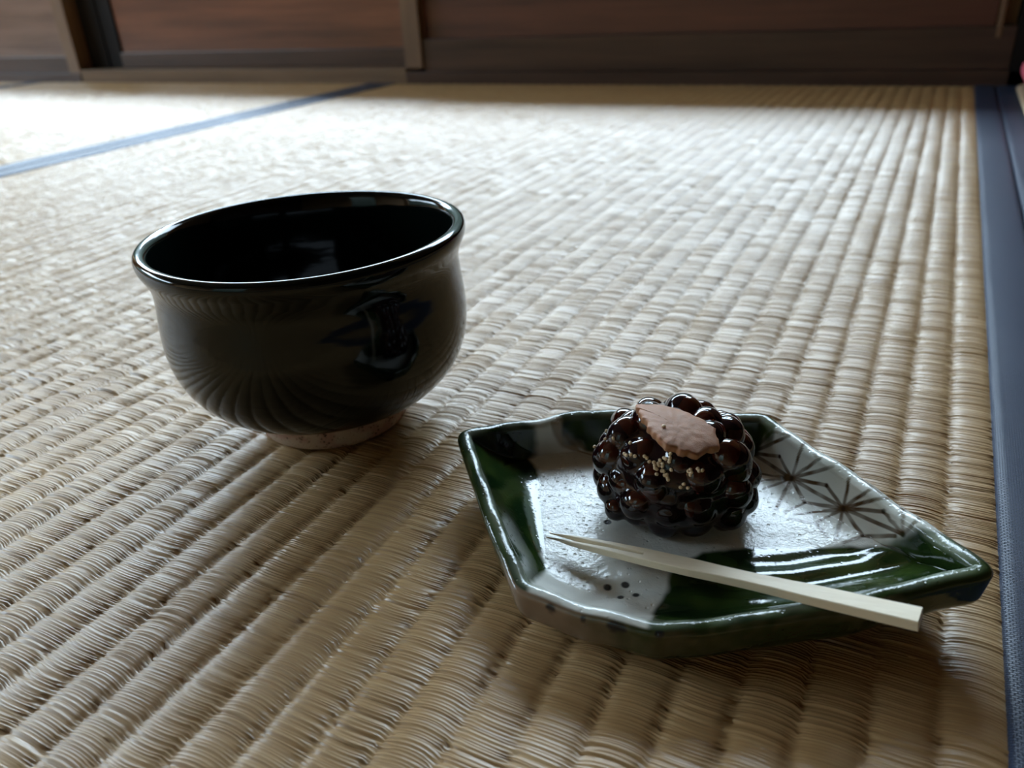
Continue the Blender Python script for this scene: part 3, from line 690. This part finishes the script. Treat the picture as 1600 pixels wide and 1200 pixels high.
#SEEDS_BEGIN
SEEDS = [(-0.0563,0.1970,0.0447,1),(-0.0671,0.1975,0.0381,0),(-0.0759,0.2041,0.0363,0),(-0.0723,0.2000,0.0369,0),(-0.0757,0.2017,0.0348,0),(-0.0680,0.1951,0.0354,0),(-0.0670,0.1946,0.0354,0),(-0.0656,0.1944,0.0361,0),(-0.0643,0.1940,0.0361,0),(-0.0617,0.1939,0.0369,0),(-0.0610,0.1934,0.0366,0),(-0.0597,0.1926,0.0358,0),(-0.0583,0.1925,0.0360,0),(-0.0577,0.1921,0.0353,0),(-0.0569,0.1925,0.0360,0),(-0.0566,0.1921,0.0355,0),(-0.0574,0.1916,0.0347,0),(-0.0569,0.1915,0.0345,0),(-0.0565,0.1932,0.0369,0),(-0.0554,0.1926,0.0362,0),(-0.0553,0.1922,0.0355,0),(-0.0552,0.1914,0.0343,0),(-0.0546,0.1914,0.0343,0),(-0.0565,0.1908,0.0332,0),(-0.0552,0.1941,0.0376,0),(-0.0546,0.1940,0.0375,0),(-0.0535,0.1954,0.0386,0),(-0.0533,0.1945,0.0379,0),(-0.0533,0.1940,0.0374,0),(-0.0533,0.1936,0.0370,0),(-0.0523,0.1922,0.0350,0),(-0.0541,0.1909,0.0331,0),(-0.0535,0.1911,0.0334,0),(-0.0531,0.1908,0.0326,0),(-0.0528,0.1907,0.0320,0),(-0.0466,0.1941,0.0352,0),(-0.0471,0.1936,0.0348,0),(-0.0463,0.1937,0.0345,0),(-0.0464,0.1933,0.0339,0),(-0.0448,0.1951,0.0354,0),(-0.0444,0.1950,0.0349,0),(-0.0437,0.1955,0.0349,0),(-0.0487,0.1910,0.0299,0),(-0.0479,0.1915,0.0310,0),(-0.0466,0.1918,0.0298,0),(-0.0779,0.2019,0.0312,0)]
#SEEDS_END
bm = bmesh.new(); bmesh.ops.create_icosphere(bm, subdivisions=2, radius=.00055)
for v in bm.verts: v.co.x *= 1.15; v.co.z *= .85
sdm = bpy.data.meshes.new('poppy_seed'); bm.to_mesh(sdm); bm.free(); sdm.materials.append(m_seed); sdm.shade_smooth()
dg = bpy.context.evaluated_depsgraph_get(); ev = so.evaluated_get(dg).to_mesh()
sbvh = BVHTree.FromPolygons([tuple(so.matrix_world @ v.co) for v in ev.vertices], [tuple(f.vertices) for f in ev.polygons])
so.evaluated_get(dg).to_mesh_clear()
for x, y, z, onleaf in SEEDS:
    q = Vector((x, y, z)); c0 = Vector((MC[0], MC[1], MZ+HH*.5)); dr = (q-c0).normalized()
    if onleaf: c0 = q-Vector((0, 0, .02)); dr = Vector((0, 0, 1))
    hits = [h for h in (b_.ray_cast(c0+dr*.05, -dr) for b_ in (bvh, sbvh, lbvh)) if h[0]] if onleaf else [h for h in (b_.ray_cast(c0+dr*.05, -dr) for b_ in (bvh, sbvh)) if h[0]]
    loc, nm, idx, dist = min(hits, key=lambda h: h[3])
    if nm.dot(dr) < 0: nm = -nm
    o = bpy.data.objects.new('poppy_seed', sdm); COL.objects.link(o); o.parent = sweet
    o.matrix_parent_inverse = Matrix.Translation(-Vector(sweet.location))
    o.matrix_basis = Matrix.Translation(loc+nm*.0003) @ nm.to_track_quat('Z', 'Y').to_matrix().to_4x4() @ Matrix.Rotation(rnd.uniform(0, 6), 4, 'Z')

# ------------------------------------------------------------------ two-pronged wooden pick
m_pick = mat('pale_bamboo', (.60,.48,.30), .5)
n = NT(m_pick)
gr = n.noise(n.mapped((40, 900, 900)), 1, 4)
n.l(n.mix(gr, (.78,.68,.50), (.66,.54,.36)), n.b.inputs['Base Color']); n.l(n.bump(gr, .3, .0003), n.b.inputs['Normal'])
#PICK_BEGIN
PA = Vector((-.0865, .1795, .0105)); PB = Vector((.0155, .1660, .0262)); PUP = Vector((0, 0, 1))
#PICK_END
def pick():
    t = (PB-PA); Ln = t.length; t.normalize(); sd = PUP.cross(t).normalized(); up = t.cross(sd)
    # stations: (fraction, half width left edge, right edge, half thickness)
    Vs = []; Fs = []
    def sweep(stations, inner=None):
        base = len(Vs); m = len(stations)
        for f, y0, y1, z0, z1 in stations:
            c = .0002
            for (yy, zz) in ((y0+c, z0), (y1-c, z0), (y1, z0+c), (y1, z1-c), (y1-c, z1), (y0+c, z1), (y0, z1-c), (y0, z0+c)):
                Vs.append(PA+t*(f*Ln)+sd*yy+up*zz)
        for i in range(m-1):
            for j in range(8):
                a = base+i*8+j; b = base+i*8+(j+1) % 8
                Fs.append((a, b, b+8, a+8))
        Fs.append(tuple(base+j for j in range(8))[::-1]); Fs.append(tuple(base+(m-1)*8+j for j in range(8)))
    hw = lambda f: .0016+.0012*min(1, f/.35)+(.0004 if f > .6 else .0004*f/.6)
    th = lambda f: .0005+.0006*min(1, f/.2)+.0004*f
    lift = lambda f: -.0009*math.sin(math.pi*f)*0
    n1 = 14
    body = []
    fs = [.315+.685*i/24 for i in range(25)]
    for f in fs:
        w = .0026 if f < .45 else .0026-.0004*math.sin(math.pi*min(1, (f-.45)/.3)) 
        w += .0003*max(0, f-.7)/.3
        body.append((f, -w, w, -th(f), th(f)))
    sweep(body)
    for sgn in (-1, 1):
        st = []
        for i in range(n1+1):
            f = i/n1*.3155
            g = .0004+.0006*(1-f/.3155)          # slot
            w = .0016+.0010*(f/.3155)
            w = max(w*(.45+.55*min(1, f/.08)), g+.0003)
            tt = th(f)*(.35+.65*min(1, f/.06))
            st.append((f, -w, -g, -tt, tt) if sgn < 0 else (f, g, w, -tt, tt))
        sweep(st)
    me = bpy.data.meshes.new('two_pronged_pick'); me.from_pydata([tuple(v) for v in Vs], [], Fs); me.update()
    bm = bmesh.new(); bm.from_mesh(me)
    bmesh.ops.recalc_face_normals(bm, faces=bm.faces); bm.to_mesh(me); bm.free()
    me.materials.append(m_pick)
    o = bpy.data.objects.new('two_pronged_pick', me); COL.objects.link(o)
    return tag(o, 'pale wooden two-pronged pick lying across the front of the plate', 'pick')
pick()

# ------------------------------------------------------------------ pink cushion just showing at the right edge
m_pink = mat('pink_cushion_cloth', (.62,.10,.15), .8); m_beige = mat('beige_cushion_edge', (.45,.34,.22), .85)
cu = tag(empty('floor_cushion', (.26, 1.05, .0006)), 'pink cushion with beige base peeping in at the far right edge', 'cushion')
def pillow(name, x0, x1, y0, y1, z0, z1, m):
    V = []; nn_ = 28; mm = 16
    cx, cy, cz = (x0+x1)/2, (y0+y1)/2, (z0+z1)/2
    sg = lambda v, e: math.copysign(abs(v)**e, v)
    for i in range(mm+1):
        ph = -math.pi/2+math.pi*i/mm
        for j in range(nn_*2):
            th = math.pi*j/nn_
            V.append((cx+(x1-x0)/2*sg(math.cos(ph), .3)*sg(math.cos(th), .15), cy+(y1-y0)/2*sg(math.cos(ph), .3)*sg(math.sin(th), .15), cz+(z1-z0)/2*sg(math.sin(ph), .8)))
    return link(name, fast_mesh(name, V, grid_quads(mm+1, nn_*2, True)), m, cu, True)
pillow('cushion_base', .0815, .45, .86, 1.25, .0008, .015, m_beige)
pillow('cushion_top', .0815, .45, .86, 1.25, .0140, .050, m_pink)
